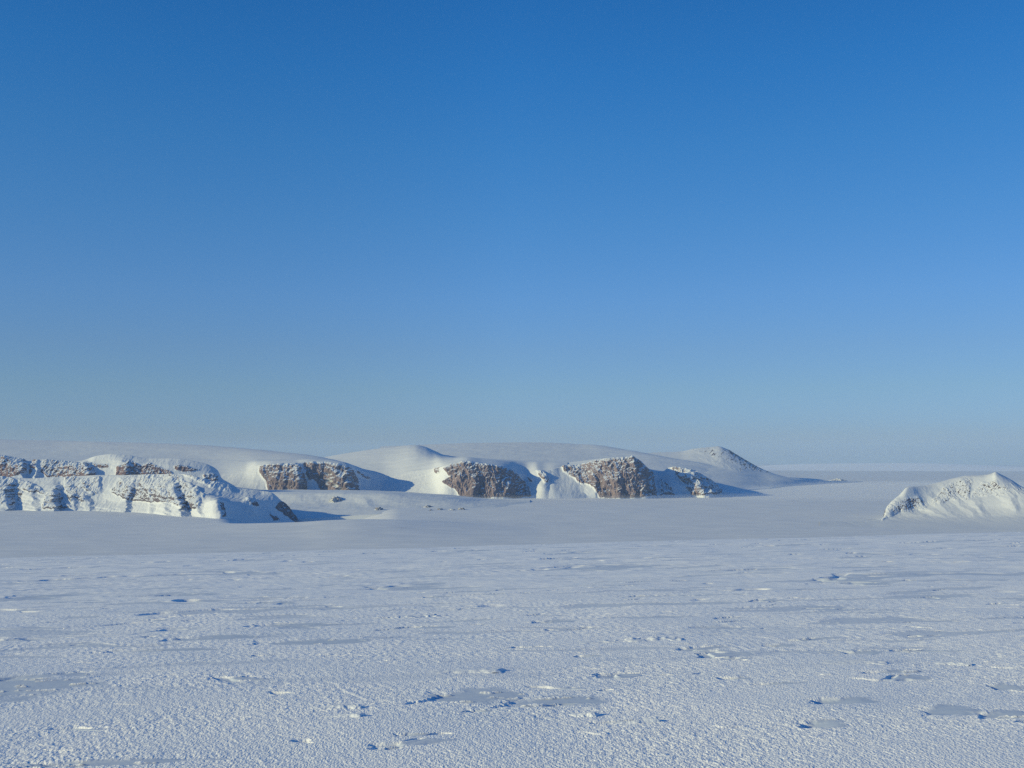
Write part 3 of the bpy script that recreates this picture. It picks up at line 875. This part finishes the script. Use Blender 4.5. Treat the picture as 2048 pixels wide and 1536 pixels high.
# ------------------------------------------------------------------ wind-carved snow drifts standing on the field
def snow_drift(px, py, wpx, dep, high, label, seed, blades=1):
    """a ragged tongue of hard crust: long gentle rise on the left, undercut drop on the right"""
    cx, cy = ground_px(px, py)
    ax = abs(ground_px(px + wpx / 2, py)[0] - cx)
    nu, nv = 150, 60
    u, v = np.meshgrid(np.linspace(-1.15, 1.15, nu), np.linspace(-1.15, 1.15, nv))
    x, y = cx + u * ax, cy + v * dep
    wu = u + 0.22 * fbm(u * 1.6 + seed, v * 1.2, 3, seed)
    wv = v + 0.40 * fbm(u * 2.2, v * 1.0 + seed, 3, seed + 2) + 0.30 * np.sin(u * 2.0 + seed)
    n = np.clip(fbm(u * 2.0 * blades + seed, v * 0.8, 3, seed + 4) + 0.25, 0, 0.75) / 0.5 if blades > 1 else 1.0
    body = sstep(-1.05, 0.75, wu) ** 0.8 * (1 - sstep(0.80, 0.88, wu)) * (1 - sstep(0.15, 0.95, np.abs(wv)))
    h = high * body * n
    z = field_z(x, y) + h - 0.014 * (1 - sstep(0.0, 0.22, h / high))
    o = mesh_from('snow_drift', np.stack([x, y, z], -1).reshape(-1, 3), grid_quads(nv, nu), M_NEAR, {'rime': np.full(x.size, 0.55), 'grain': np.full(x.size, 0.35)})
    tag(o, label, 'snow drift', 'wind-carved snow drifts on the field')


snow_drift(668, 1424, 120, 0.10, 0.030, 'raised snow slab with a blue shadow, nearest the camera left of centre', 61)
snow_drift(680, 1442, 105, 0.06, 0.024, 'narrow snow blade just below the raised slab left of centre', 62)
snow_drift(925, 1345, 190, 0.15, 0.030, 'long dark-edged snow ridge above the large smooth hollow', 63, 1)
snow_drift(1165, 1432, 70, 0.07, 0.030, 'short snow lip with a bright left tip just below the large smooth hollow', 64)
snow_drift(1265, 1447, 125, 0.05, 0.026, 'thin pale snow blade to the right of the short snow lip', 65)
snow_drift(812, 1229, 175, 0.26, 0.027, 'row of lumpy bright snow crests in the middle distance left of centre', 66, 2)
snow_drift(1255, 1278, 270, 0.26, 0.028, 'longest broken snow ridge in the middle distance right of centre', 67, 2)
snow_drift(1700, 1322, 165, 0.18, 0.026, 'white-edged snow crest running in a thin line at the right', 68, 1)
snow_drift(1900, 1320, 80, 0.14, 0.026, 'small dark-fronted snow bump at the far right of the field', 69)

# ------------------------------------------------------------------ haze
def build_haze():
    import bmesh
    bm = bmesh.new()
    bmesh.ops.create_cube(bm, size=1.0)
    for v in bm.verts:
        v.co.x *= 150000
        v.co.y *= 150000
        v.co.z = 520 if v.co.z > 0 else -3000
    me = bpy.data.meshes.new('haze')
    bm.to_mesh(me)
    bm.free()
    m = bpy.data.materials.new('thin_polar_haze')
    m.use_nodes = True
    t = m.node_tree
    for n in list(t.nodes):
        t.nodes.remove(n)
    out = t.nodes.new('ShaderNodeOutputMaterial')
    v = t.nodes.new('ShaderNodeVolumePrincipled')
    v.inputs['Color'].default_value = (0.56, 0.77, 1.0, 1)
    v.inputs['Density'].default_value = 1.2e-5
    v.inputs['Anisotropy'].default_value = 0.0
    t.links.new(v.outputs[0], out.inputs['Volume'])
    me.materials.append(m)
    o = bpy.data.objects.new('haze', me)
    SC.collection.objects.link(o)
    tag(o, 'thin pale blue haze lying over the distant ice', 'haze', kind='stuff')



def build_mist():
    import bmesh
    bm = bmesh.new()
    bmesh.ops.create_cube(bm, size=1.0)
    for v in bm.verts:
        v.co.x = -2500 if v.co.x < 0 else 9000
        v.co.y = 8300 if v.co.y < 0 else 13500
        v.co.z = -372 if v.co.z > 0 else -470
    me = bpy.data.meshes.new('ground_mist')
    bm.to_mesh(me)
    bm.free()
    m = bpy.data.materials.new('drifting_snow_mist')
    m.use_nodes = True
    t = m.node_tree
    for n in list(t.nodes):
        t.nodes.remove(n)
    out = t.nodes.new('ShaderNodeOutputMaterial')
    v = t.nodes.new('ShaderNodeVolumePrincipled')
    v.inputs['Color'].default_value = (0.9, 0.94, 1.0, 1)
    v.inputs['Density'].default_value = 3.0e-4
    t.links.new(v.outputs[0], out.inputs['Volume'])
    me.materials.append(m)
    o = bpy.data.objects.new('ground_mist', me)
    SC.collection.objects.link(o)
    tag(o, 'thin drifting snow mist over the fjord ice at the foot of the cliffs', 'mist', kind='stuff')


build_haze()
build_mist()
